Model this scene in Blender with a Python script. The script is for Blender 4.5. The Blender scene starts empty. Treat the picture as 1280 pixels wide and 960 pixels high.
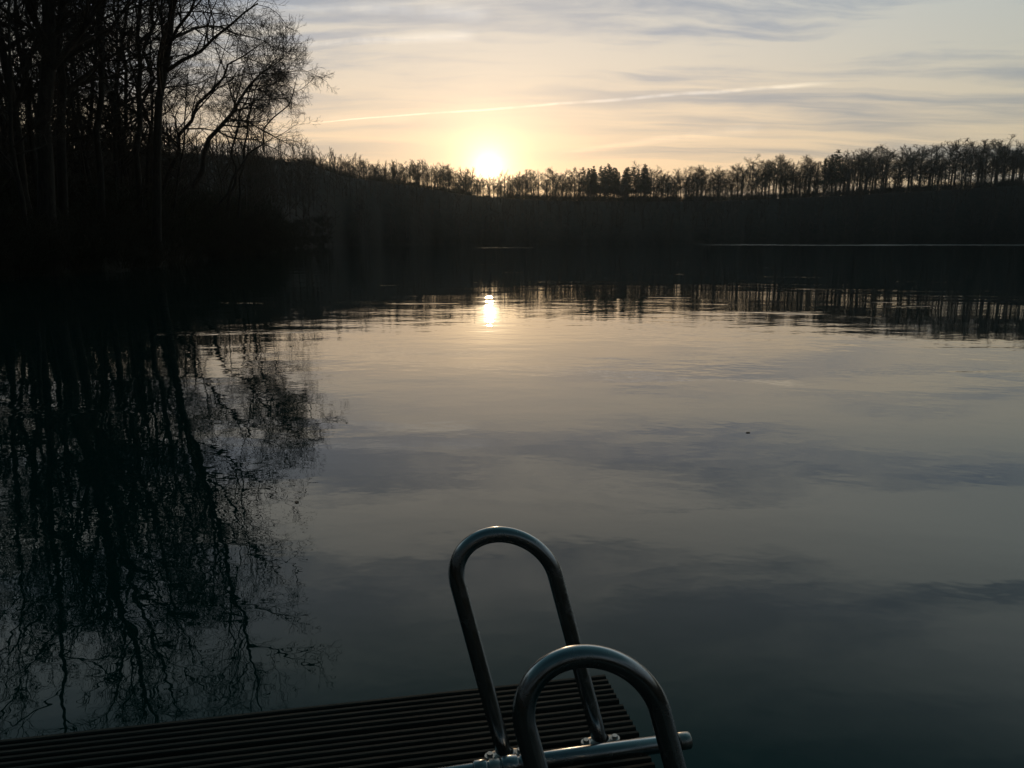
import bpy, bmesh, math, random
import numpy as np
from mathutils import Vector, Matrix

S = bpy.context.scene
COL = S.collection
R = math.radians
CAMZ = 1.65           # eye above the lake
DECK = 0.40           # deck above the lake
PITCH = 10.6
FPX = 960.0           # focal length in pixels of the 1280 wide photograph

# ------------------------------------------------------------------ camera
cam_d = bpy.data.cameras.new('camera')
cam = bpy.data.objects.new('camera', cam_d)
COL.objects.link(cam)
cam.location = (0, 0, CAMZ)
cam.rotation_euler = (R(90 - PITCH), 0, 0)
cam_d.sensor_width = 36
cam_d.lens = 36 * FPX / 1280
cam_d.clip_start = 0.05
cam_d.clip_end = 6000
S.camera = cam


def ray(px, py):
    """direction (unit) of a point of the photograph"""
    a = R(PITCH)
    x, u, d = (px - 640) / FPX, (480 - py) / FPX, 1.0
    v = np.array([x, d * math.cos(a) + u * math.sin(a), -d * math.sin(a) + u * math.cos(a)])
    return v / np.linalg.norm(v)


def az_tan(px, py):
    v = ray(px, py)
    return math.atan2(v[0], v[1]), v[2] / math.hypot(v[0], v[1])


# ------------------------------------------------------------------ sky, sun, exposure
SUN_DIR = ray(611, 209)
SUN_EL = math.asin(SUN_DIR[2])
SUN_AZ = math.atan2(SUN_DIR[0], SUN_DIR[1])

W = bpy.data.worlds.new('World')
S.world = W
W.use_nodes = True
NT = W.node_tree
NT.nodes.clear()


class G:
    """tiny node-graph helper"""
    def __init__(s, nt):
        s.nt = nt

    def n(s, t, **k):
        o = s.nt.nodes.new(t)
        for a, b in k.items():
            setattr(o, a, b)
        return o

    def put(s, sock, v):
        if hasattr(v, 'is_linked') or hasattr(v, 'links'):
            s.nt.links.new(v, sock)
        else:
            sock.default_value = v

    def m(s, op, a, b=0.0, c=0.0, clamp=False):
        o = s.n('ShaderNodeMath', operation=op, use_clamp=clamp)
        for i, v in enumerate((a, b, c)):
            s.put(o.inputs[i], v)
        return o.outputs[0]

    def v(s, op, a, b=(0, 0, 0), scale=None):
        o = s.n('ShaderNodeVectorMath', operation=op)
        s.put(o.inputs[0], a)
        s.put(o.inputs[1], b)
        if scale is not None:
            s.put(o.inputs['Scale'], scale)
        return o.outputs['Value' if op in ('DOT_PRODUCT', 'LENGTH') else 'Vector']

    def mix(s, f, a, b, mode='MIX'):
        o = s.n('ShaderNodeMix', data_type='RGBA', blend_type=mode)
        s.put(o.inputs[0], f)
        s.put(o.inputs[6], a)
        s.put(o.inputs[7], b)
        return o.outputs[2]

    def ss(s, x, lo, hi, a=0.0, b=1.0):
        o = s.n('ShaderNodeMapRange', interpolation_type='SMOOTHSTEP')
        s.put(o.inputs[0], x)
        for i, q in enumerate((lo, hi, a, b)):
            s.put(o.inputs[i + 1], q)
        return o.outputs[0]

    def noise(s, vec, scale, detail=3.0, rough=0.5, dist=0.0):
        o = s.n('ShaderNodeTexNoise')
        s.put(o.inputs['Vector'], vec)
        s.put(o.inputs['Scale'], scale)
        s.put(o.inputs['Detail'], detail)
        s.put(o.inputs['Roughness'], rough)
        s.put(o.inputs['Distortion'], dist)
        return o.outputs['Fac']

    def mapping(s, vec, rot=(0, 0, 0), scale=(1, 1, 1), loc=(0, 0, 0)):
        o = s.n('ShaderNodeMapping')
        s.put(o.inputs['Vector'], vec)
        o.inputs['Rotation'].default_value = rot
        o.inputs['Scale'].default_value = scale
        o.inputs['Location'].default_value = loc
        return o.outputs[0]

    def ramp(s, f, stops):
        o = s.n('ShaderNodeValToRGB')
        e = o.color_ramp.elements
        while len(e) < len(stops):
            e.new(0.5)
        for q, (p, c) in zip(e, stops):
            q.position = p
            q.color = (*c, 1)
        s.put(o.inputs[0], f)
        return o.outputs[0]

    def sep(s, v):
        o = s.n('ShaderNodeSeparateXYZ')
        s.put(o.inputs[0], v)
        return o.outputs

    def comb(s, x, y, z):
        o = s.n('ShaderNodeCombineXYZ')
        for i, q in enumerate((x, y, z)):
            s.put(o.inputs[i], q)
        return o.outputs[0]


g = G(NT)
D3 = g.v('NORMALIZE', g.n('ShaderNodeTexCoord').outputs['Generated'])
dx, dy, dz = g.sep(D3)
el = g.m('MAXIMUM', dz, 0.0)
base = g.ramp(el, [(0.0, (.84, .53, .30)), (.07, (.80, .575, .38)), (.13, (.77, .60, .445)), (.20, (.65, .58, .51)),
                   (.255, (.60, .575, .55)), (.31, (.73, .70, .66)), (.42, (.66, .65, .635)), (.58, (.11, .20, .20)), (1.0, (.045, .10, .11))])
cosA = g.v('DOT_PRODUCT', D3, tuple(SUN_DIR))
ang = g.m('MULTIPLY', g.m('ARCCOSINE', g.m('MINIMUM', cosA, 0.9999999)), 180 / math.pi)
# the sky dims away from the sun, down to the grey-blue of the east
side = g.ss(ang, 5, 110, 1.0, 0.16)
warm = g.ss(ang, 6, 50, 0.0, 1.0)
base = g.mix(1.0, base, g.comb(side, side, side), 'MULTIPLY')
base = g.mix(warm, base, g.mix(1.0, base, (.82, 1.0, 1.09, 1), 'MULTIPLY'))
# cirrus veil: noise on a flat layer high above
den = g.m('ADD', el, 0.10)
flat = g.comb(g.m('DIVIDE', dx, den), g.m('DIVIDE', dy, den), 0.0)
warp = g.noise(g.mapping(flat, scale=(.55, .9, 1)), 1.3, 3, .55)
flat2 = g.v('ADD', flat, g.comb(0.0, g.m('MULTIPLY', g.m('SUBTRACT', warp, .5), .6), 0.0))
c1 = g.noise(g.mapping(flat2, rot=(0, 0, R(-10)), scale=(.42, 1.9, 1), loc=(3.3, 1.1, 0)), 1.15, 5, .52)
c2 = g.noise(g.mapping(flat2, rot=(0, 0, R(14)), scale=(.30, 3.4, 1), loc=(7.1, 4.6, 0)), 1.5, 5, .6)
c3 = g.noise(g.mapping(flat2, rot=(0, 0, R(-16)), scale=(.5, 7.0, 1), loc=(1.7, 2.2, 0)), 1.6, 4, .6)
cc = g.m('ADD', g.m('MULTIPLY', c1, .60), g.m('ADD', g.m('MULTIPLY', c2, .32), g.m('MULTIPLY', c3, .14)))
big = g.noise(g.mapping(flat2, rot=(0, 0, R(-8)), scale=(.5, 1.1, 1), loc=(9.4, 6.3, 0)), .9, 3, .5)
c4 = g.noise(g.mapping(flat2, rot=(0, 0, R(-12)), scale=(.9, 2.0, 1), loc=(2.4, 8.8, 0)), 2.2, 5, .6)
cc = g.m('ADD', cc, g.m('MULTIPLY', g.m('SUBTRACT', c4, .5), g.ss(el, .10, .24, .08, .55)))
cl = g.ss(g.m('ADD', cc, g.m('MULTIPLY', g.m('SUBTRACT', big, .5), .8)), .37, .63)
calm = g.m('MULTIPLY', g.ss(ang, 2, 16, 0.25, 1.0), g.ss(el, .36, .50, 1.0, .45))
dark = g.mix(1.0, base, g.mix(g.ss(el, .22, .34), (.60, .69, .86, 1), (.46, .52, .60, 1)), 'MULTIPLY')
light = g.mix(1.0, base, (1.16, 1.12, 1.04, 1), 'MULTIPLY')
veil = g.mix(calm, base, g.mix(cl, dark, light))
# contrails: thin great-circle arcs
def contrail(p, q, w, amp, seed):
    a, b = ray(*p), ray(*q)
    nrm = np.cross(a, b); nrm /= np.linalg.norm(nrm)
    mid = (a + b); mid /= np.linalg.norm(mid)
    half = math.acos(np.clip(a @ mid, -1, 1))
    tang = np.cross(nrm, mid)
    s_ = g.v('DOT_PRODUCT', D3, tuple(tang))
    off = g.m('ABSOLUTE', g.m('ADD', g.v('DOT_PRODUCT', D3, tuple(nrm)),
              g.m('MULTIPLY', g.m('SUBTRACT', g.noise(g.comb(g.m('MULTIPLY', s_, 14.0), seed, 0.0), 1.0, 3), .5), w * 2.0)))
    wid = g.m('MULTIPLY', g.ss(s_, -math.sin(half), math.sin(half), .55, 1.6), w)
    line = g.m('SUBTRACT', 1.0, g.m('DIVIDE', off, wid), clamp=True)
    line = g.m('POWER', line, 0.8)
    along = g.m('SUBTRACT', 1.0, g.ss(g.m('ABSOLUTE', s_), math.sin(half) * .8, math.sin(half) * 1.02))
    front = g.ss(g.v('DOT_PRODUCT', D3, tuple(mid)), 0.5, 0.6)
    rough = g.ss(g.noise(g.comb(g.m('MULTIPLY', s_, 30.0), seed, 0.0), 1.0, 4, .65), .30, .60, .25, 1.0)
    return g.m('MULTIPLY', g.m('MULTIPLY', line, along), g.m('MULTIPLY', g.m('MULTIPLY', front, rough), amp))
tr = contrail((340, 157), (1050, 103), .0019, .75, 1.5)
for args in (((330, 56), (600, 44), .005, .42, 4.5), ((300, 7), (620, 15), .007, .34, 7.5),
             ((690, 193), (960, 158), .005, .22, 9.5), ((330, 148), (520, 147), .004, .10, 12.5)):
    tr = g.m('ADD', tr, contrail(*args))
veil = g.mix(tr, veil, g.mix(1.0, veil, (1.7, 1.68, 1.62, 1), 'MULTIPLY'))
# light of the low sun spread by the thin cloud
def lobe(width, amp, col, power=2.0):
    f = g.m('MULTIPLY', g.m('EXPONENT', g.m('MULTIPLY', g.m('POWER', g.m('DIVIDE', ang, width), power), -1.0)), amp)
    return g.v('SCALE', col, scale=f)
glow = g.v('ADD', lobe(.36, 10.0, (1.0, .92, .74)), lobe(.95, 1.3, (1.0, .84, .58), 1.4))
glow = g.v('ADD', glow, lobe(2.9, .72, (1.0, .70, .38), 1.25))
glow = g.v('ADD', glow, lobe(2.0, .30, (1.0, .66, .30), 1.6))
glow = g.v('ADD', glow, lobe(13.0, .11, (1.0, .80, .58), 1.3))
veil = g.v('ADD', veil, glow)
sky = g.n('ShaderNodeTexSky', sky_type='NISHITA', sun_disc=False, sun_elevation=SUN_EL, sun_rotation=SUN_AZ,
          altitude=100, air_density=1.0, dust_density=2.0, ozone_density=1.5)
STR = 0.10
col = g.mix(0.08, g.v('SCALE', veil, scale=1.0 / STR), sky.outputs[0])
bg = g.n('ShaderNodeBackground')
g.put(bg.inputs[0], col)
bg.inputs[1].default_value = STR
g.nt.links.new(bg.outputs[0], g.n('ShaderNodeOutputWorld').inputs[0])
W.cycles.sampling_method = 'MANUAL'
W.cycles.sample_map_resolution = 2048

sun_d = bpy.data.lights.new('sun', 'SUN')
sun_d.energy = 0.3
sun_d.angle = R(0.5)
sun_d.color = (1.0, .66, .36)
sun = bpy.data.objects.new('sun', sun_d)
COL.objects.link(sun)
sun.rotation_euler = Vector(-SUN_DIR).to_track_quat('-Z', 'Y').to_euler()
sun.location = (0, 0, 60)

S.view_settings.view_transform = 'Standard'
S.view_settings.look = 'None'
S.view_settings.exposure = 0
S.view_settings.gamma = 1
S.view_settings.use_curve_mapping = False
S.render.engine = 'CYCLES'
S.cycles.use_denoising = True
S.cycles.sample_clamp_indirect = 6
S.cycles.max_bounces = 6
S.cycles.transparent_max_bounces = 8

# ------------------------------------------------------------------ helpers
def tag(o, label=None, cat=None, group=None, kind=None):
    if label: o['label'] = label
    if cat: o['category'] = cat
    if group: o['group'] = group
    if kind: o['kind'] = kind
    return o


def link(name, me, mat=None, parent=None):
    o = bpy.data.objects.new(name, me)
    COL.objects.link(o)
    if mat and not me.materials:
        me.materials.append(mat)
    if parent:
        o.parent = parent
    return o


def empty(name, loc=(0, 0, 0), rz=0.0):
    o = bpy.data.objects.new(name, None)
    o.empty_display_size = .2
    COL.objects.link(o)
    o.location = loc
    o.rotation_euler = (0, 0, rz)
    return o


def mesh_np(name, V, F4, F3=None, smooth=False):
    """mesh from numpy arrays of vertices, quads and triangles"""
    me = bpy.data.meshes.new(name)
    V = np.asarray(V, np.float32)
    F4 = np.asarray(F4, np.int32).reshape(-1, 4)
    F3 = np.zeros((0, 3), np.int32) if F3 is None else np.asarray(F3, np.int32).reshape(-1, 3)
    me.vertices.add(len(V))
    me.vertices.foreach_set('co', V.ravel())
    me.loops.add(F4.size + F3.size)
    me.loops.foreach_set('vertex_index', np.concatenate([F4.ravel(), F3.ravel()]))
    me.polygons.add(len(F4) + len(F3))
    st = np.concatenate([np.arange(len(F4)) * 4, F4.size + np.arange(len(F3)) * 3]).astype(np.int32)
    me.polygons.foreach_set('loop_start', st)
    if smooth:
        me.polygons.foreach_set('use_smooth', np.ones(len(F4) + len(F3), bool))
    me.update(calc_edges=True)
    return me


def bm_mesh(name, bm, smooth=False):
    me = bpy.data.meshes.new(name)
    bmesh.ops.recalc_face_normals(bm, faces=bm.faces)
    for f in bm.faces:
        f.smooth = smooth
    bm.to_mesh(me)
    bm.free()
    return me


def material(name, color, rough=.8, metal=0.0, spec=.5):
    m = bpy.data.materials.new(name)
    m.use_nodes = True
    b = m.node_tree.nodes['Principled BSDF']
    b.inputs['Base Color'].default_value = (*color, 1)
    b.inputs['Roughness'].default_value = rough
    b.inputs['Metallic'].default_value = metal
    b.inputs['Specular IOR Level'].default_value = spec
    return m, G(m.node_tree), b


def noisy(name, a, b_, scale, rough=.85, coords='Object', stretch=(1, 1, 1), bump=0.0, spec=.3, metal=0.0):
    m, q, b = material(name, a, rough, metal, spec)
    tc = q.n('ShaderNodeTexCoord').outputs[coords]
    n = q.noise(q.mapping(tc, scale=stretch), scale, 5, .6)
    q.put(b.inputs['Base Color'], q.mix(q.ss(n, .3, .7), (*a, 1), (*b_, 1)))
    if bump:
        bp = q.n('ShaderNodeBump')
        bp.inputs['Distance'].default_value = bump
        q.put(bp.inputs['Height'], n)
        q.put(b.inputs['Normal'], bp.outputs[0])
    return m


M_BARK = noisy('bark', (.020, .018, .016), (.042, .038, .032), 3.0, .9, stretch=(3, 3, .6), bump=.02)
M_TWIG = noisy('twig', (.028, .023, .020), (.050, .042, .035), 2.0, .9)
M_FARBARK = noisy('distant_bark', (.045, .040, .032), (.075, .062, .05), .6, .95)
M_NEEDLE = noisy('needles', (.022, .035, .02), (.04, .06, .032), 1.5, .9)
M_BRUSH = noisy('brush', (.022, .024, .014), (.042, .040, .025), .8, .95)
M_IVY = noisy('ivy', (.02, .032, .014), (.04, .06, .025), 2.5, .6)
M_GROUND = noisy('leaf_litter', (.016, .016, .011), (.030, .026, .018), .35, .95, bump=.15)

# ------------------------------------------------------------------ land round the lake
def lerp_tab(tab, x):
    t = np.array(tab, float)
    return np.interp(x, t[:, 0], t[:, 1])

# shoreline distance and crest distance by azimuth (degrees)
SHORE = [(-180, 9), (-150, 12), (-110, 15), (-70, 17), (-50, 20), (-40, 30), (-33.5, 40), (-28, 47), (-25, 52), (-22.5, 66),
         (-20.5, 80), (-18.5, 92), (-17, 112), (-15.5, 170), (-14, 230), (-12, 270), (-8, 305), (-4, 326), (0, 333), (6, 335), (10, 338), (15, 344),
         (20, 353), (25, 366), (30, 384), (34, 402), (40, 360), (50, 250), (65, 150), (90, 70), (120, 28), (150, 14), (180, 9)]
CREST_D = [(-180, 40), (-110, 45), (-70, 42), (-55, 120), (-45, 300), (-35, 340), (-18, 350), (-12, 370), (-8, 390), (-4, 415), (0, 430), (10, 430), (20, 430), (28, 440),
           (34, 455), (40, 430), (50, 330), (65, 230), (90, 140), (120, 70), (150, 48), (180, 40)]
crest_px = [(0, 192), (100, 192), (200, 192), (300, 196), (335, 198), (365, 201), (390, 206), (410, 214), (430, 221), (500, 230),
            (560, 240), (600, 246), (700, 251), (800, 252), (900, 251), (1000, 247), (1060, 244), (1150, 239), (1280, 231)]
ct = [(math.degrees(az_tan(*p)[0]), az_tan(*p)[1]) for p in crest_px]
CREST_T = [(-180, .16), (-110, .15), (-60, .13)] + ct + [(45, .07), (65, .10), (90, .12), (130, .14), (180, .16)]


def shore_r(az):
    return lerp_tab(SHORE, az) * (1 + .02 * np.sin(az * 1.9) + .012 * np.sin(az * 5.3 + 1))


def crest_dh(az):
    d = lerp_tab(CREST_D, az)
    return d, d * lerp_tab(CREST_T, az) + CAMZ


def land(x, y):
    az = np.degrees(np.arctan2(x, y))
    r = np.hypot(x, y)
    r0 = shore_r(az)
    d, h = crest_dh(az)
    t = (r - r0) / (d - r0)
    up = np.clip(t, 0, 1)
    prof = .30 * up ** .5 + .70 * (1 - (1 - up) ** 1.7)
    low = np.clip((-13.0 - az) / 3.0, 0, 1) * np.clip((az + 60) / 12.0, 0, 1)      # the left hill starts behind a low bank
    prof = prof * (1 - low) + low * up ** 1.25
    z = h * prof + low * 1.6 * np.clip((r - r0) / 6.0, 0, 1) * (1 - up)
    z = np.where(t > 1, h - (r - d) * .02, z)
    z = z + np.where(t > 0.03, 1, 0) * (.16 * np.sin(x * .41 + 1) * np.sin(y * .37) + .09 * np.sin(x * 1.3 + y * .9)) * np.clip(1.15 - t, 0, 1)
    bed = -np.clip((r0 - r) * .22, 0, 7) - .05
    return np.where(t < 0, bed, np.maximum(z, -.02 + up * 2))


azs = np.concatenate([np.arange(-180, -40, 2.0), np.arange(-40, 40, .4), np.arange(40, 180, 2.0)])
NR = 64
rings = []
for a in azs:
    r0 = float(shore_r(a)); d = float(crest_dh(a)[0])
    rings.append(np.concatenate([np.linspace(0.2, r0 * .96, 10), r0 * .985 + (d * 1.04 - r0 * .985) * np.linspace(0, 1, 36) ** 1.7,
                                 np.geomspace(d * 1.08, 2600, NR - 46)]))
rr = np.array(rings)
A = np.radians(azs)[:, None]
X, Y = rr * np.sin(A), rr * np.cos(A)
Z = land(X, Y)
nA = len(azs)
V = np.stack([X, Y, Z], -1).reshape(-1, 3)
ii, jj = np.meshgrid(np.arange(nA), np.arange(NR - 1), indexing='ij')
i2 = (ii + 1) % nA
F = np.stack([ii * NR + jj, i2 * NR + jj, i2 * NR + jj + 1, ii * NR + jj + 1], -1).reshape(-1, 4)
cap = np.array([[k * NR, ((k + 1) % nA) * NR, len(V)] for k in range(nA)])
V = np.concatenate([V, [[0, 0, float(land(np.array(0.), np.array(0.1)))]]])
F = F[:, ::-1]
o = link('ground', mesh_np('ground', V, F, cap[:, ::-1], True), M_GROUND)
tag(o, kind='structure')

# ------------------------------------------------------------------ lake water
wm, q, b = material('lake_water', (.002, .030, .028), 0.0)
b.inputs['IOR'].default_value = 1.40
pos = q.n('ShaderNodeNewGeometry').outputs['Position']
px_, py_, pz_ = q.sep(pos)
swell = q.noise(q.mapping(pos, rot=(0, 0, R(8)), scale=(.22, .42, 1)), 1.0, 2, .45)
mid = q.noise(q.mapping(pos, rot=(0, 0, R(-6)), scale=(1.0, 1.5, 1), loc=(5, 3, 0)), 1.0, 2, .5)
fine = q.noise(q.mapping(pos, rot=(0, 0, R(20)), scale=(4.2, 5.6, 1)), 1.0, 2, .5)
patch = q.ss(q.noise(q.mapping(pos, scale=(.05, .09, 1), loc=(2.2, 0, 0)), 1.0, 3, .5), .40, .62, .35, 1.0)
h = q.m('ADD', q.m('MULTIPLY', swell, .012), q.m('MULTIPLY', q.m('MULTIPLY', mid, .0048), patch))
paws = q.ss(q.noise(q.mapping(pos, scale=(.16, .45, 1), loc=(8.1, 3.3, 0)), 1.0, 2, .5), .63, .70)
chop = q.noise(q.mapping(pos, rot=(0, 0, R(4)), scale=(1.6, 4.0, 1), loc=(1, 7, 0)), 1.0, 2, .5)
h = q.m('ADD', h, q.m('MULTIPLY', q.m('MULTIPLY', chop, .007), paws))
h = q.m('ADD', h, q.m('MULTIPLY', q.m('MULTIPLY', fine, .0015), patch))
bp = q.n('ShaderNodeBump')
bp.inputs['Strength'].default_value = 1.0
bp.inputs['Distance'].default_value = 1.0
q.put(bp.inputs['Height'], h)
# strips of wind-ruffled water in front of the far shore
def band(y0, y1, x0, x1, soft):
    a = q.m('MULTIPLY', q.ss(py_, y0, y0 + 2), q.m('SUBTRACT', 1.0, q.ss(py_, y1 - 2, y1)))
    c = q.m('MULTIPLY', q.ss(px_, x0, x0 + soft), q.m('SUBTRACT', 1.0, q.ss(px_, x1 - soft, x1)))
    return q.m('MULTIPLY', a, c)
ruff = q.m('ADD', q.m('MULTIPLY', band(252, 318, 42, 420, 60), q.ss(q.noise(q.mapping(pos, scale=(.03, .05, 1)), 1.0, 3, .6), .25, .6, .35, 1.0)), q.m('MULTIPLY', band(168, 180, -14, 10, 8), .35), clamp=True)
q.put(b.inputs['Roughness'], q.m('MULTIPLY', ruff, .30))
# seen this low, only the wavelet faces turned towards the jetty show
q.put(b.inputs['Normal'], q.v('NORMALIZE', q.v('ADD', bp.outputs[0], q.v('SCALE', (0, -.11, 0), scale=ruff))))
bm = bmesh.new()
azw = np.radians(np.arange(0, 360, 3))
prev = None
c0 = bm.verts.new((0, 0, 0))
rad = [4, 20, 80, 250, 470]
rows = [[bm.verts.new((r_ * math.sin(t), r_ * math.cos(t), 0)) for t in azw] for r_ in rad]
nW = len(azw)
for k in range(nW):
    bm.faces.new((c0, rows[0][(k + 1) % nW], rows[0][k]))
    for a_, b_ in zip(rows, rows[1:]):
        bm.faces.new((a_[k], a_[(k + 1) % nW], b_[(k + 1) % nW], b_[k]))
o = link('lake_water', bm_mesh('lake_water', bm, True), wm)
tag(o, kind='structure')

# ------------------------------------------------------------------ trees
def norm(v):
    return v / np.maximum(np.linalg.norm(v, axis=-1, keepdims=True), 1e-9)


def tubes(P, RAD, sides):
    """P [N,S,3], RAD [N,S] -> vertices and quads"""
    N, Sg, _ = P.shape
    d = norm(P[:, -1] - P[:, 0])
    ref = np.where(np.abs(d[:, 2:3]) > .9, np.array([[1., 0, 0]]), np.array([[0, 0, 1.]]))
    a = norm(np.cross(d, ref)); b = np.cross(d, a)
    th = np.arange(sides) * 2 * np.pi / sides
    off = a[:, None, :] * np.cos(th)[None, :, None] + b[:, None, :] * np.sin(th)[None, :, None]
    V = P[:, :, None, :] + RAD[:, :, None, None] * off[:, None, :, :]
    idx = np.arange(N * Sg * sides).reshape(N, Sg, sides)
    nx = np.roll(idx, -1, axis=2)
    F = np.stack([idx[:, :-1], nx[:, :-1], nx[:, 1:], idx[:, 1:]], -1).reshape(-1, 4)
    return V.reshape(-1, 3), F


def merge(parts):
    vs, fs, k = [], [], 0
    for V, F in parts:
        vs.append(V); fs.append(F + k); k += len(V)
    return np.concatenate(vs), np.concatenate(fs)


def grow(rng, start, d, L, r, segs, wig, trop, taper, end_r):
    N = len(start)
    P = np.zeros((N, segs + 1, 3)); P[:, 0] = start
    d = d.copy()
    for s in range(segs):
        d = norm(d + rng.normal(size=(N, 3)) * wig + np.array([0, 0, trop]))
        P[:, s + 1] = P[:, s] + d * (L / segs)[:, None]
    t = np.linspace(0, 1, segs + 1)[None]
    RAD = np.maximum(r[:, None] * (1 - t * (1 - taper)), end_r)
    return P, RAD


def children(rng, P, RAD, k, tmin, tmax, amin, amax, ratio, L, lmul):
    """start points, directions, lengths, radii of k children on every branch"""
    N, Sg, _ = P.shape
    t = (tmin + (tmax - tmin) * ((np.arange(k)[None] + rng.random((N, k))) / k)) * (Sg - 1)
    i = np.minimum(t.astype(int), Sg - 2); f = t - i
    n = np.arange(N)[:, None]
    st = P[n, i] * (1 - f[..., None]) + P[n, i + 1] * f[..., None]
    ax = norm(P[n, i + 1] - P[n, i])
    rd = RAD[n, i] * (1 - f) + RAD[n, i + 1] * f
    rnd = rng.normal(size=(N, k, 3))
    perp = norm(rnd - ax * (rnd * ax).sum(-1, keepdims=True))
    ang = np.radians(amin + (amax - amin) * rng.random((N, k)))[..., None]
    dr = ax * np.cos(ang) + perp * np.sin(ang)
    ln = L[:, None] * lmul * (.65 + .7 * rng.random((N, k))) * (1.15 - .55 * t / (Sg - 1))
    return st.reshape(-1, 3), dr.reshape(-1, 3), ln.reshape(-1), (rd * ratio).reshape(-1)


def bare_tree(seed, trunk, r0, top_r, limb_t=(.35, 1.0), counts=(14, 7, 6, 4), limb_len=.42, angles=(35, 70), thin=.006,
              wig=.12, trop=.05, lm=(.55, .5, .5), droop=0.0, sides=(9, 6, 4, 3, 3)):
    """trunk: polyline [S,3] from the ground. returns (trunk V,F), (crown V,F)"""
    rng = np.random.default_rng(seed)
    T = np.asarray(trunk, float)[None]
    Sg = T.shape[1]
    seg = np.linalg.norm(np.diff(T[0], axis=0), axis=1)
    H = seg.sum()
    t = np.concatenate([[0], np.cumsum(seg)]) / H
    RT = (r0 * (1 - t) ** .8 + top_r + .35 * r0 * np.exp(-t * 40))[None]
    wood, crown = [tubes(T, RT, sides[0])], []
    st, dr, ln, rd = children(rng, T, RT, counts[0], limb_t[0], limb_t[1], angles[0], angles[1], .55, np.array([H]), limb_len)
    P, RD = grow(rng, st, dr, ln, rd, 6, wig, trop, .3, thin * 2.0)
    crown.append(tubes(P, RD, sides[1]))
    L = ln
    for lv, k in enumerate(counts[1:]):
        st, dr, ln, rd = children(rng, P, RD, k, .12 if lv else .2, 1.0, 25, 65, .6, L, lm[min(lv, len(lm) - 1)])
        segs = 4 if lv == 0 else 3
        P, RD = grow(rng, st, dr, ln, np.maximum(rd, thin * (1.3 if lv == 0 else 1.0)), segs, wig * 1.5,
                     trop * (.8 if lv == 0 else .4) - droop * lv, .35, thin * .6)
        crown.append(tubes(P, RD, sides[min(2 + lv, 4)]))
        L = ln
    return merge(wood), merge(crown)


def straight_trunk(rng, H, lean=(0, 0), wob=.02, n=12):
    t = np.linspace(0, 1, n)
    w = np.cumsum(rng.normal(size=(n, 2)) * wob * H / n ** .5, axis=0) * t[:, None] ** .5
    w -= w[0]
    return np.stack([t * H * lean[0] + w[:, 0], t * H * lean[1] + w[:, 1], t * H - .3], -1)


def tree_object(name, label, group, data, loc, rz=0.0, sc=1.0, cat='tree', mats=(M_BARK, M_TWIG), meshes=None, tilt=(0, 0)):
    root = empty(name, loc, rz)
    root.rotation_euler = (tilt[0], tilt[1], rz)
    root.scale = (sc, sc, sc) if np.isscalar(sc) else sc
    tag(root, label, cat, group)
    if meshes is None:
        meshes = tuple(mesh_np(n_, *dd, smooth=(n_ == 'trunk')) for n_, dd in zip(('trunk', 'crown'), data))
    link('trunk', meshes[0], mats[0], root)
    link('crown', meshes[1], mats[1], root)
    return root, meshes


def crest_point(px, extra=1.0, D=None):
    az = az_tan(px, 200)[0]
    d = (D if D else float(crest_dh(math.degrees(az))[0])) + extra
    x, y = d * math.sin(az), d * math.cos(az)
    return x, y, float(land(np.array(x), np.array(y)))


def px_trunk(path, extra, tip, dy=0.0):
    """a trunk that follows points of the photograph at its own distance; returns base and polyline in metres"""
    bx, by, bz = crest_point(path[0][0], 0, extra)
    D = math.hypot(bx, by)
    pts = []
    for i, (px, py) in enumerate(path):
        az, tn = az_tan(px, py)
        dd = D + dy * i
        pts.append((dd * math.sin(az) - bx, dd * math.cos(az) - by, dd * tn + CAMZ - bz))
    pts = np.array(pts)
    # from the ground to the first seen point the trunk keeps its direction, flattened a little
    d0 = (pts[1] - pts[0]) / max(pts[1][2] - pts[0][2], .1)
    foot = pts[0] - d0 * (pts[0][2] + .5) * [.8, .8, 1]
    pts = np.concatenate([[foot], pts, [pts[-1] + np.array(tip)]])
    # resample smoothly
    s = np.concatenate([[0], np.cumsum(np.linalg.norm(np.diff(pts, axis=0), axis=1))])
    u = np.linspace(0, s[-1], 14)
    out = np.stack([np.interp(u, s, pts[:, k]) for k in range(3)], -1)
    out[1:-1] = .25 * out[:-2] + .5 * out[1:-1] + .25 * out[2:]
    rg = np.random.default_rng(int(path[0][0] * 7))
    out[3:] += rg.normal(size=(11, 3)) * (.012 if D > 70 else .004) * s[-1] * [1, 1, .3]
    gx, gy = out[0][0], out[0][1]
    gz = float(land(np.array(bx + gx), np.array(by + gy)))
    out = out - [gx, gy, gz - bz]
    return (bx + gx, by + gy, gz), out


GB = 'bare trees on the left bank'
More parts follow.
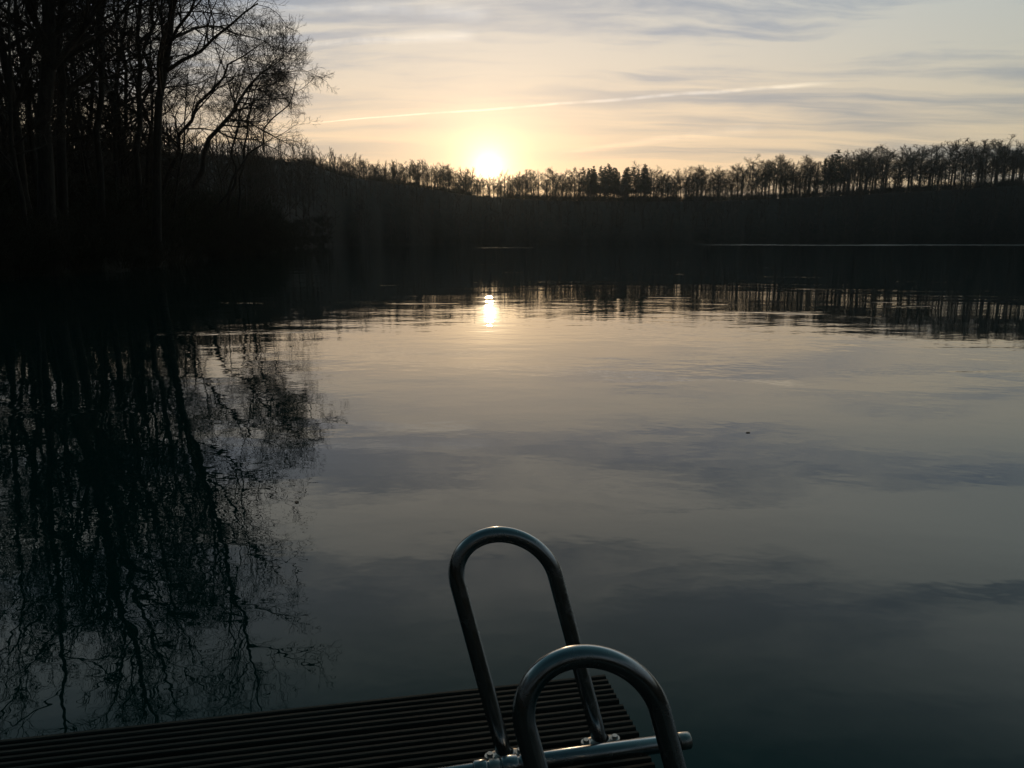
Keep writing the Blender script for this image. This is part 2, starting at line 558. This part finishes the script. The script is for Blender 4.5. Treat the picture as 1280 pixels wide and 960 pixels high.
# (label, path in the photograph, metres behind the crest, tip, radius, limb options)
KEY = [
    ('very thick dark trunk, left one of the close pair at the far left bank', [(57, 190), (57, 110), (59, 40), (60, -60), (66, -220), (70, -320)], 50, (.5, 0, 3), .44,
     dict(limb_t=(.30, 1), limb_len=.22, counts=(24, 8, 6, 4))),
    ('dark trunk right beside the thickest trunk of the bank, second of the close pair', [(77, 190), (76, 110), (78, 40), (82, -60), (95, -220), (100, -300)], 54, (1, 0, 3), .27,
     dict(limb_t=(.25, 1), limb_len=.22, counts=(22, 8, 6, 4))),
    ('tall straight bare tree standing just right of the thick trunk pair', [(125, 191), (124, 110), (127, 40), (133, -60), (140, -220)], 60, (1, 0, 4), .21,
     dict(limb_t=(.3, 1), limb_len=.28)),
    ('slim bare tree with a thin straight trunk, left one of the slim pair', [(146, 191), (147, 100), (150, 20), (152, -120)], 75, (.3, 0, 3), .16,
     dict(limb_t=(.25, 1), limb_len=.26, counts=(18, 8, 6, 4))),
    ('slim bare tree with a slightly bent trunk, right one of the slim pair', [(157, 191), (155, 110), (160, 20), (158, -110)], 78, (.3, 0, 3), .17,
     dict(limb_t=(.25, 1), limb_len=.26, counts=(18, 8, 6, 4))),
    ('mid-sized bare tree whose upright trunk stands left of the stout right-leaning tree', [(173, 191), (172, 100), (178, 10), (186, -130)], 65, (.5, 0, 3), .22,
     dict(limb_t=(.3, 1), limb_len=.28)),
    ('thin upright bare trunk squeezed close against the stout right-leaning tree', [(184, 192), (185, 110), (190, 30), (190, -90)], 80, (.5, 0, 3), .17,
     dict(limb_t=(.3, 1), limb_len=.28, counts=(18, 8, 6, 4))),
    ('stout bare tree leaning right at its top, long limbs reaching over the sky', [(196, 192), (197, 140), (205, 90), (214, 50), (221, -10), (228, -110), (236, -230), (240, -320)], 57, (1, -1, 2.5), .28,
     dict(limb_t=(.30, 1), limb_len=.215, counts=(30, 9, 6, 5), trop=.03, angles=(35, 75))),
    ('bare tree leaning right with low arching limbs, between the stout and crooked trees', [(219, 193), (232, 160), (250, 128), (270, 104), (292, 78)], 78, (2.5, -.5, 1.5), .21,
     dict(limb_t=(.35, 1), limb_len=.34, counts=(15, 8, 7, 4), trop=.03)),
    ('crooked bare tree with an S-curved leaning trunk on the bank skyline', [(254, 194), (260, 178), (275, 160), (287, 143), (297, 122), (312, 103), (328, 88)], 96, (2.8, 0, 1.8), .36,
     dict(limb_t=(.50, 1), limb_len=.28, counts=(22, 9, 7, 5), trop=.01, angles=(30, 75))),
    ('slender bare tree just right of the crooked one, bending right near the top', [(290, 196), (293, 170), (298, 145), (307, 122), (319, 102)], 100, (1.6, 0, 2), .18,
     dict(limb_t=(.52, 1), limb_len=.27, counts=(13, 8, 7, 5), trop=.01)),
    ('thin upright bare tree rising from the same spot as the rightmost leaning one', [(304, 197), (307, 172), (311, 150), (319, 120), (333, 80)], 103, (1.6, 0, 2), .15,
     dict(limb_t=(.52, 1), limb_len=.27, counts=(13, 8, 7, 5), trop=.01)),
    ('rightmost bare tree of the left bank, leaning right with a drooping fan of twigs', [(307, 197), (318, 182), (330, 166), (342, 150), (355, 134), (364, 116)], 98, (.9, 0, 1.6), .17,
     dict(limb_t=(.45, .97), limb_len=.28, counts=(13, 8, 6, 5), trop=-.005, angles=(30, 75), droop=.015)),
]
for i, (label, path, extra, tip, r0, opt) in enumerate(KEY):
    base_, poly = px_trunk(path, extra, tip)
    data = bare_tree(100 + i, poly, r0, .03, thin=.013 if extra > 70 else .011, **opt)
    tree_object('bare_tree', label, GB, data, base_)

# the crowd of thin trees that fills the left edge and the second row
rng = random.Random(5)
near_meshes = []
for v in range(4):
    rg = np.random.default_rng(300 + v)
    H = (23, 27, 20, 30)[v]
    near_meshes.append(bare_tree(310 + v, straight_trunk(rg, H, (rg.normal() * .05, rg.normal() * .05), .035), (.17, .21, .14, .24)[v], .02,
                                 limb_t=(.2, 1), counts=(18, 9, 6, 5), limb_len=.25, thin=.011, angles=(35, 75)))
near_meshes = [tuple(mesh_np(n_, *dd, smooth=(n_ == 'trunk')) for n_, dd in zip(('trunk', 'crown'), d_)) for d_ in near_meshes]
CROWD_A = 'thin bare tree in the crowd of stems left of the thick trunk pair'
CROWD_B = 'thin bare tree in the second row, behind the trunks of the left bank'
spots = [(x, rng.uniform(46, 62), CROWD_A) for x in (-140, -90, -50, -25, -8, 6, 18, 29, 42)] + \
        [(x, rng.uniform(72, 96), CROWD_B) for x in (12, 28, 44, 66, 90, 100, 112, 118, 138, 152, 166, 182, 206, 216)]
for i, (px, D_, lb) in enumerate(spots):
    p = crest_point(px, 0, D_)
    tree_object('bare_tree', lb, {CROWD_A: 'thin trees left of the thick pair', CROWD_B: 'second row trees of the left bank'}[lb], None,
                p, rng.uniform(0, 6.28), rng.uniform(.8, 1.1) * (1 if px < 200 else .68), meshes=near_meshes[i % 4],
                tilt=(rng.uniform(-.06, .06), rng.uniform(-.06, .06)))

# ---- far ridge
top_px = [(300, 205), (395, 206), (415, 199), (430, 196), (450, 199), (480, 207), (510, 203), (525, 199), (545, 204), (560, 209), (585, 214),
          (600, 221), (625, 222), (640, 216), (655, 212), (675, 209), (700, 213), (740, 209), (770, 205), (800, 205), (830, 212), (860, 210), (890, 206),
          (915, 209), (935, 199), (955, 203), (985, 192), (1000, 200), (1020, 191), (1050, 186), (1080, 184), (1120, 183), (1160, 182),
          (1190, 178), (1230, 177), (1280, 172), (1400, 165)]
far_meshes = []
for v in range(9):
    rg = np.random.default_rng(500 + v)
    H = 20.0
    clear = (.30, .42, .24, .36, .48, .28, .40, .22, .33)[v]
    d_ = bare_tree(520 + v, straight_trunk(rg, H * .93, (rg.normal() * .015, 0), .018, 9), .24, .05, limb_t=(clear, 1), counts=(22, 9, 6),
                   limb_len=.29, thin=.030, angles=(28, 75), wig=.13, trop=.05, lm=(.5, .45), sides=(6, 4, 3, 3, 3))
    far_meshes.append(tuple(mesh_np(n_, *dd) for n_, dd in zip(('trunk', 'crown'), d_)))


def conifer(seed, H=20.0):
    rg = np.random.default_rng(seed)
    T = straight_trunk(rg, H, (0, 0), .006, 9)[None]
    RT = (.22 * (1 - np.linspace(0, 1, 9)) + .02)[None]
    wood = tubes(T, RT, 6)
    N = 150
    t = .30 + .69 * np.sort(rg.random(N))
    ln = (1 - t) ** .8 * H * .17 + .35
    ln *= .7 + .6 * rg.random(N)
    az = rg.random(N) * 6.283
    d = np.stack([np.cos(az), np.sin(az), rg.normal(size=N) * .12 - .12 + .3 * (t - .3)], -1)
    st = np.stack([np.interp(t, np.linspace(0, 1, 9), T[0, :, k]) for k in range(3)], -1)
    P, RD = grow(rg, st, norm(d), ln, np.full(N, .05), 4, .08, .03, .4, .02)
    crown = [tubes(P, RD, 3)]
    s2, d2, l2, r2 = children(rg, P, RD, 12, .1, 1, 30, 75, .6, ln, .32)
    P2, R2 = grow(rg, s2, d2, np.maximum(l2, .25), np.full(len(s2), .085), 2, .1, -.1, .5, .03)
    crown.append(tubes(P2, R2, 3))
    return wood, merge(crown)

con_meshes = [tuple(mesh_np(n_, *dd) for n_, dd in zip(('trunk', 'crown'), conifer(700 + v))) for v in range(3)]

ZONES = [(-1e3, 470, 'bare tree on the far ridge between the left bank and the dip before the sun'),
         (470, 575, 'bare tree on the far ridge close left of the setting sun'),
         (575, 645, 'small bare tree on the far ridge right under the glowing sun'),
         (645, 728, 'bare tree on the far ridge between the sun and the dark conifers'),
         (728, 835, 'bare tree mixed in among the pointed conifers of the far ridge'),
         (835, 930, 'bare tree on the far ridge just right of the pointed conifers'),
         (930, 1040, 'tall bare tree with sky between its trunks where the far ridge begins to rise'),
         (1040, 1160, 'tall bare tree in the dense stand on the rising right ridge'),
         (1160, 9e3, 'tall bare tree at the high right-hand end of the far ridge')]


def ridge_tree(px, extra, hmul, meshes, name, label, group, mats, cat='tree'):
    p = crest_point(px, extra)
    D = math.hypot(p[0], p[1])
    ty = lerp_tab(top_px, px)
    top = D * az_tan(px, ty)[1] + CAMZ
    Hh = max(5.0, (top - p[2]) * hmul)
    s = Hh / 20.0
    w = s * rng.uniform(1.05, 1.75)
    tree_object(name, label, group, None, p, rng.uniform(0, 6.28), (w, w, s), cat, mats, meshes)


n = 0
for row, (step, ex, hm) in enumerate(((9.0, 2, 1.0), (10.0, 16, .96), (11.0, 30, .93))):
    px = 385.0 + row * 4
    while px < 1330:
        k = px + rng.uniform(-4, 4)
        con = (728 < k < 812 and rng.random() < .75) or (1030 < k < 1050 and row == 0)
        if con:
            ridge_tree(k, ex + rng.uniform(-3, 5), hm * rng.uniform(.86, 1.08), con_meshes[n % 3], 'conifer_tree',
                       'dark pointed conifer in the spruce clump at the middle of the far ridge' if k < 900 else
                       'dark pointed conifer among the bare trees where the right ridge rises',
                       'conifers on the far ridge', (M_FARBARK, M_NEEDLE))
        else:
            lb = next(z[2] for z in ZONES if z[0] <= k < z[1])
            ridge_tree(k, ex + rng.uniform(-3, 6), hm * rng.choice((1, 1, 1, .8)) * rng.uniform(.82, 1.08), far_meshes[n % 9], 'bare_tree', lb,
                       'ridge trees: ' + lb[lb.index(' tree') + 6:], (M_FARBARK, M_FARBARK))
        n += 1
        px += step * rng.choice((.6, .8, 1, 1, 1.2, 1.5))

# ------------------------------------------------------------------ brush and slope woods (nobody could count them)
def shrub(seed, n, H, spread, r):
    rg = np.random.default_rng(seed)
    az = rg.random(n) * 6.283
    st = np.stack([np.cos(az), np.sin(az), az * 0], -1) * (rg.random((n, 1)) * spread * .5)
    d = norm(np.stack([np.cos(az) * .6, np.sin(az) * .6, .6 + rg.random(n)], -1))
    P, RD = grow(rg, st, d, H * (.6 + .5 * rg.random(n)), np.full(n, r), 3, .22, .05, .4, r * .4)
    s2, d2, l2, r2 = children(rg, P, RD, 5, .25, 1, 30, 70, .7, np.full(n, H), .35)
    P2, R2 = grow(rg, s2, d2, l2, np.full(len(s2), r * .7), 2, .2, .05, .4, r * .3)
    return merge([tubes(P, RD, 3), tubes(P2, R2, 3)])


def scatter(templates, spots_):
    vs, fs, k = [], [], 0
    for i, (x, y, z, s, a) in enumerate(spots_):
        Vt, Ft = templates[i % len(templates)]
        c, sn = math.cos(a), math.sin(a)
        Vn = np.stack([(Vt[:, 0] * c - Vt[:, 1] * sn) * s + x, (Vt[:, 0] * sn + Vt[:, 1] * c) * s + y, Vt[:, 2] * s + z], -1)
        vs.append(Vn); fs.append(Ft + k); k += len(Vn)
    return np.concatenate(vs), np.concatenate(fs)


def spots_in(n_, a0, a1, t0, t1, smin, smax, seed):
    rg = np.random.default_rng(seed)
    az = a0 + (a1 - a0) * rg.random(n_)
    r0 = shore_r(az); d = crest_dh(az)[0]
    t = t0 + (t1 - t0) * rg.random(n_)
    r = r0 + (d - r0) * t
    x, y = r * np.sin(np.radians(az)), r * np.cos(np.radians(az))
    z = land(x, y) - .1
    return np.stack([x, y, z, smin + (smax - smin) * rg.random(n_), rg.random(n_) * 6.28], -1)


sh = [shrub(900 + k, 16, 1.0, 1.0, .013) for k in range(5)]
sp = np.concatenate([spots_in(900, -40, -19, .0, .12, .8, 2.2, 1), spots_in(500, -19, -13, .0, .15, 1.0, 2.6, 2),
                     spots_in(1100, -37, -14, .9, 1.02, 1.2, 2.6, 3), spots_in(400, -40, -18, -.004, .02, .5, 1.2, 4), spots_in(600, -37, -17, .05, .25, 2.0, 4.2, 7), spots_in(700, -21, -13, -.006, .03, .7, 1.7, 6)])
sp = np.concatenate([sp, spots_in(1400, -15, 36, .98, 1.05, 1.6, 4.4, 5)])
sp[(sp[:, 1] > 180) & (sp[:, 0] < -30), 3] *= .7
sun_gap = np.abs(np.degrees(np.arctan2(sp[:, 0], sp[:, 1])) + 1.8) < 1.1
sp[sun_gap & (sp[:, 1] > 300), 3] *= .35
o = link('undergrowth', mesh_np('undergrowth', *scatter(sh, sp)), M_BRUSH)
tag(o, kind='stuff')

tw = []
for v in range(5):
    rg = np.random.default_rng(950 + v)
    w_, c_ = bare_tree(960 + v, straight_trunk(rg, 9.0, (0, 0), .03, 6), .11, .03, limb_t=(.2, 1), counts=(10, 6), limb_len=.34, thin=.03,
                       angles=(25, 65), lm=(.5,), sides=(4, 3, 3, 3, 3))
    tw.append(merge([w_, c_]))
sp = np.concatenate([spots_in(600, -38, -14, .08, .97, .7, 1.2, 10), spots_in(800, -15, 36, .02, 1.0, .6, 1.15, 11), spots_in(420, -15, 36, .98, 1.10, .3, .6, 12),
                     spots_in(230, -7, 36, 1.02, 1.12, .8, 1.6, 16), spots_in(120, -14, -7, 1.0, 1.1, .25, .5, 17), spots_in(140, -120, -38, .1, 1.3, .9, 1.6, 13), spots_in(120, 38, 120, .1, 1.3, .9, 1.6, 14),
                     spots_in(140, 120, 240, .15, 1.6, 1.1, 1.9, 15)])
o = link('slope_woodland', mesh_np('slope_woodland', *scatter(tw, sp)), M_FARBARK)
tag(o, kind='stuff')

# ------------------------------------------------------------------ jetty
YAW = 0.188
U = np.array([math.cos(YAW), math.sin(YAW), 0]); Vv = np.array([-math.sin(YAW), math.cos(YAW), 0])
def on_deck(px, py, z=0.0):
    d_ = ray(px, py); t = (CAMZ - DECK - z) / -d_[2]
    return np.array([d_[0] * t, d_[1] * t, DECK + z])
corner = on_deck(757, 841)                        # far right corner of the deck
jet = empty('jetty', tuple(corner), YAW)
tag(jet, 'dark wooden bathing jetty with narrow ribbed decking, in the near left corner', 'jetty')
M_DECK = noisy('deck_wood', (.018, .024, .022), (.042, .050, .045), 9.0, .72, stretch=(.35, 6, 6), bump=.002, spec=.35)
M_DECKPOST = noisy('post_wood', (.05, .045, .037), (.09, .08, .065), 6.0, .85, stretch=(4, 4, .5), bump=.003)


def board_bm(L, w, ribs, t=.032, groove=.010):
    """one plank along -x from 0: ribbed top, grooves run along the board"""
    prof = [(0, -t), (w, -t)]
    pitch = w / ribs
    for k in range(ribs - 1, -1, -1):
        x1 = (k + 1) * pitch; x0 = k * pitch
        e = pitch * .20
        prof += [(x1 - e * .6, -groove), (x1 - e, -.0025), (x1 - e - .003, 0), (x0 + e + .003, 0), (x0 + e, -.0025), (x0 + e * .6, -groove)]
    # outer edges
    bm = bmesh.new()
    a = [bm.verts.new((0, -y, z)) for y, z in prof]
    c = [bm.verts.new((-L, -y, z)) for y, z in prof]
    n_ = len(prof)
    for k in range(n_):
        bm.faces.new((a[k], a[(k + 1) % n_], c[(k + 1) % n_], c[k]))
    bm.faces.new(a); bm.faces.new(c[::-1])
    return bm

BW, GAP, LEN = .143, .004, 3.0
rg = random.Random(3)
bmesh_board = bm_mesh('deck_board', board_bm(LEN, BW, 6))
for k in range(24):
    o = link('deck_board', bmesh_board, M_DECK, jet)
    o.location = (rg.uniform(-.007, .004), -k * (BW + GAP), rg.uniform(-.002, .0015))
    o.rotation_euler = (rg.uniform(-.006, .006), 0, rg.uniform(-.0006, .0006))


def box_bm(bm, x0, x1, y0, y1, z0, z1, bev=.004):
    vs = [bm.verts.new(p) for p in ((x0, y0, z0), (x1, y0, z0), (x1, y1, z0), (x0, y1, z0), (x0, y0, z1), (x1, y0, z1), (x1, y1, z1), (x0, y1, z1))]
    fs = [bm.faces.new([vs[i] for i in f]) for f in ((0, 3, 2, 1), (4, 5, 6, 7), (0, 1, 5, 4), (1, 2, 6, 5), (2, 3, 7, 6), (3, 0, 4, 7))]
    if bev:
        bmesh.ops.bevel(bm, geom=list({e for f in fs for e in f.edges}), offset=bev, segments=1, affect='EDGES')


JD = 24 * (BW + GAP)
for x in (-.10, -1.0, -1.95, -2.9):
    bm = bmesh.new(); box_bm(bm, x - .03, x + .03, -JD, -.03, -.152, -.034)
    link('joist', bm_mesh('joist', bm), M_DECKPOST, jet)
for x in (-.19, -1.5, -2.8):
    for y in (-.22, -1.7, -3.2):
        bm = bmesh.new()
        bmesh.ops.create_cone(bm, cap_ends=True, segments=16, radius1=.075, radius2=.07, depth=2.2)
        bmesh.ops.translate(bm, verts=bm.verts, vec=(x, y, -1.14))
        link('post', bm_mesh('post', bm, False), M_DECKPOST, jet)

# ------------------------------------------------------------------ bathing ladder: two hoops and the tube they fold on
ms, q, b = material('steel', (.40, .43, .46), .18, 1.0)
tc = q.n('ShaderNodeTexCoord').outputs['Object']
q.put(b.inputs['Roughness'], q.ss(q.noise(q.mapping(tc, scale=(1, 1, 1)), 22, 5, .65), .3, .75, .12, .32))
M_STEEL = ms
ms2, q, b = material('scuffed_steel', (.50, .50, .49), .35, 1.0)
tc = q.n('ShaderNodeTexCoord').outputs['Object']
q.put(b.inputs['Roughness'], q.ss(q.noise(tc, 60, 4, .6), .3, .7, .25, .5))
M_PLATE = ms2


def sweep(pts, r, sides=24, caps=True):
    """round tube along a polyline, frame carried along it"""
    P = np.asarray(pts, float)
    T = np.gradient(P, axis=0); T = norm(T)
    a = norm(np.cross(T[0], [0, 1, .01])[None])[0]
    bm = bmesh.new(); rings_ = []
    rr_ = np.full(len(P), r) if np.isscalar(r) else np.asarray(r)
    for p, t, rad_ in zip(P, T, rr_):
        a = a - t * (a @ t); a /= np.linalg.norm(a)
        c = np.cross(t, a)
        rings_.append([bm.verts.new(p + rad_ * (a * math.cos(k * 2 * math.pi / sides) + c * math.sin(k * 2 * math.pi / sides))) for k in range(sides)])
    for A_, B_ in zip(rings_, rings_[1:]):
        for k in range(sides):
            bm.faces.new((A_[k], A_[(k + 1) % sides], B_[(k + 1) % sides], B_[k]))
    if caps:
        bm.faces.new(rings_[0][::-1]); bm.faces.new(rings_[-1])
    return bm


HP = dict(u0=.1033, v0=1.7179, yaw=.2154, a=-.2242, b=.2016, s=.2468, H=.5593, k=.9525, du=.1561, dv=-.5671)
lad = empty('bathing_ladder', (HP['u0'], HP['v0'], DECK))
tag(lad, 'dark steel bathing ladder with two hoop handrails at the right edge of the jetty', 'ladder')
uu = np.array([math.cos(HP['yaw']), math.sin(HP['yaw']), 0]); vv = np.array([-math.sin(HP['yaw']), math.cos(HP['yaw']), 0])
ww = uu * math.sin(HP['a']) + vv * math.sin(HP['b']) + np.array([0, 0, math.sqrt(1 - math.sin(HP['a']) ** 2 - math.sin(HP['b']) ** 2)])
s_, H_, k_ = HP['s'], HP['H'], HP['k']
r_ = s_ / 2
left = [(-r_, z) for z in np.linspace(0.0, H_ - k_ * r_, 70)]
arc = [(r_ * math.cos(t), H_ - k_ * r_ + k_ * r_ * math.sin(t)) for t in np.linspace(math.pi, 0, 64)[1:-1]]
right = [(r_, z) for z in np.linspace(H_ - k_ * r_, 0.0, 70)]
hoop = np.array([c[0] * uu + c[1] * ww for c in left + arc + right])
for off in (np.zeros(3), np.array([HP['du'], HP['dv'], 0])):
    hr = link('handrail', bm_mesh('handrail', sweep(hoop, .0198, 40), True), M_STEEL, lad)
    hr.location = off
    for foot in (hoop[0], hoop[-1]):
        # oval floor flange with an ear and a bolt either side
        bm = bmesh.new()
        n_ = 28
        def ring(sx, sy, z):
            return [bm.verts.new((sx * math.cos(k * 2 * math.pi / n_), sy * math.sin(k * 2 * math.pi / n_), z)) for k in range(n_)]
        rs = [ring(.052, .021, 0), ring(.052, .021, .004), ring(.050, .019, .006), ring(.027, .018, .0065), ring(.024, .0235, .012), ring(.0215, .0215, .013)]
        for A_, B_ in zip(rs, rs[1:]):
            for k in range(n_):
                bm.faces.new((A_[k], A_[(k + 1) % n_], B_[(k + 1) % n_], B_[k]))
        bm.faces.new(rs[0][::-1])
        pl = link('mounting_plate', bm_mesh('mounting_plate', bm, True), M_PLATE, lad)
        pl.location = foot + off + np.array([0, 0, .001]); pl.rotation_euler = (0, 0, HP['yaw'])
        for sx in (-.038, .038):
            bm = bmesh.new()
            bmesh.ops.create_cone(bm, cap_ends=True, segments=6, radius1=.008, radius2=.0075, depth=.007)
            bmesh.ops.translate(bm, verts=bm.verts, vec=(sx, 0, .0105))
            bmesh.ops.create_cone(bm, cap_ends=True, segments=16, radius1=.013, radius2=.013, depth=.002, matrix=Matrix.Translation((sx, 0, .0065)))
            link('bolt', bm_mesh('bolt', bm), M_PLATE, pl)

TZ = .034
ax0, ax1 = on_deck(677, 951, TZ), on_deck(823, 930.5, TZ)
du_ = (ax1 - ax0) / np.linalg.norm(ax1 - ax0)
L_ = np.linalg.norm(ax1 - ax0)
org = np.array([HP['u0'], HP['v0'], DECK])
def along(t):
    return ax0 + du_ * t - org
def axle_piece(name, t0, t1, r, parent, mat=M_STEEL, bev=.003):
    ts = [t0, t0 + bev, t1 - bev, t1]
    bm = sweep([along(t) for t in ts], [r - bev * .7, r, r, r - bev * .7], 28)
    return link(name, bm_mesh(name, bm, True), mat, parent)
tube = axle_piece('cross_tube', -.055, L_ + .012, .0205, lad)
axle_piece('inner_tube', -.26, L_ + .075, .0165, tube)
axle_piece('collar', -.098, -.058, .0225, tube, M_STEEL)
axle_piece('collar', -.128, -.101, .0195, tube, M_PLATE)
axle_piece('collar', -.165, -.132, .0215, tube, M_STEEL)
axle_piece('end_cap', L_ + .052, L_ + .082, .0205, tube, M_PLATE)

# ------------------------------------------------------------------ two leaves afloat on the lake
M_LEAF = noisy('dead_leaf', (.05, .032, .015), (.09, .055, .025), 40, .6)
for (px, py, sz, rz, lb) in ((935, 541, .045, .6, 'dead brown leaf floating alone on the open water right of the ladder'),
                             (371, 628, .04, 2.1, 'small dead leaf floating by the edge of the reflected tree crowns')):
    d_ = ray(px, py); t = CAMZ / -d_[2]
    bm = bmesh.new()
    out = [(math.cos(a) * (.5 + .10 * math.cos(5 * a)) * sz, math.sin(a) * .32 * sz * (1 + .12 * math.cos(5 * a + 1))) for a in np.linspace(0, 2 * math.pi, 24, endpoint=False)]
    up_ = [bm.verts.new((x, y, .004 + 2.6 * (abs(y) + .4 * abs(x)) ** 1.6 * .12)) for x, y in out]
    lo_ = [bm.verts.new((x * .97, y * .97, .0025 + 2.6 * (abs(y) + .4 * abs(x)) ** 1.6 * .12)) for x, y in out]
    ct_, cb_ = bm.verts.new((0, 0, .004)), bm.verts.new((0, 0, .002))
    for k in range(24):
        n2 = (k + 1) % 24
        bm.faces.new((up_[k], up_[n2], ct_)); bm.faces.new((lo_[n2], lo_[k], cb_)); bm.faces.new((lo_[k], lo_[n2], up_[n2], up_[k]))
    o = link('floating_leaf', bm_mesh('floating_leaf', bm), M_LEAF)
    o.location = (d_[0] * t, d_[1] * t, 0); o.rotation_euler = (0, 0, rz)
    tag(o, lb, 'leaf', 'leaves afloat on the lake')

# ------------------------------------------------------------------ the thin evening haze over the lake
HAZE = .00013
if HAZE:
    hm = bpy.data.materials.new('haze')
    hm.use_nodes = True
    hm.node_tree.nodes.clear()
    q = G(hm.node_tree)
    pv = q.n('ShaderNodeVolumePrincipled')
    pv.inputs['Color'].default_value = (.72, .86, .95, 1)
    pv.inputs['Density'].default_value = HAZE
    pv.inputs['Anisotropy'].default_value = .75
    q.nt.links.new(pv.outputs[0], q.n('ShaderNodeOutputMaterial').inputs['Volume'])
    bm = bmesh.new()
    box_bm(bm, -2700, 2700, -2700, 2700, float(Z.min()) - 1.0, 75, 0)
    o = link('haze', bm_mesh('haze', bm), hm)
    tag(o, kind='stuff')
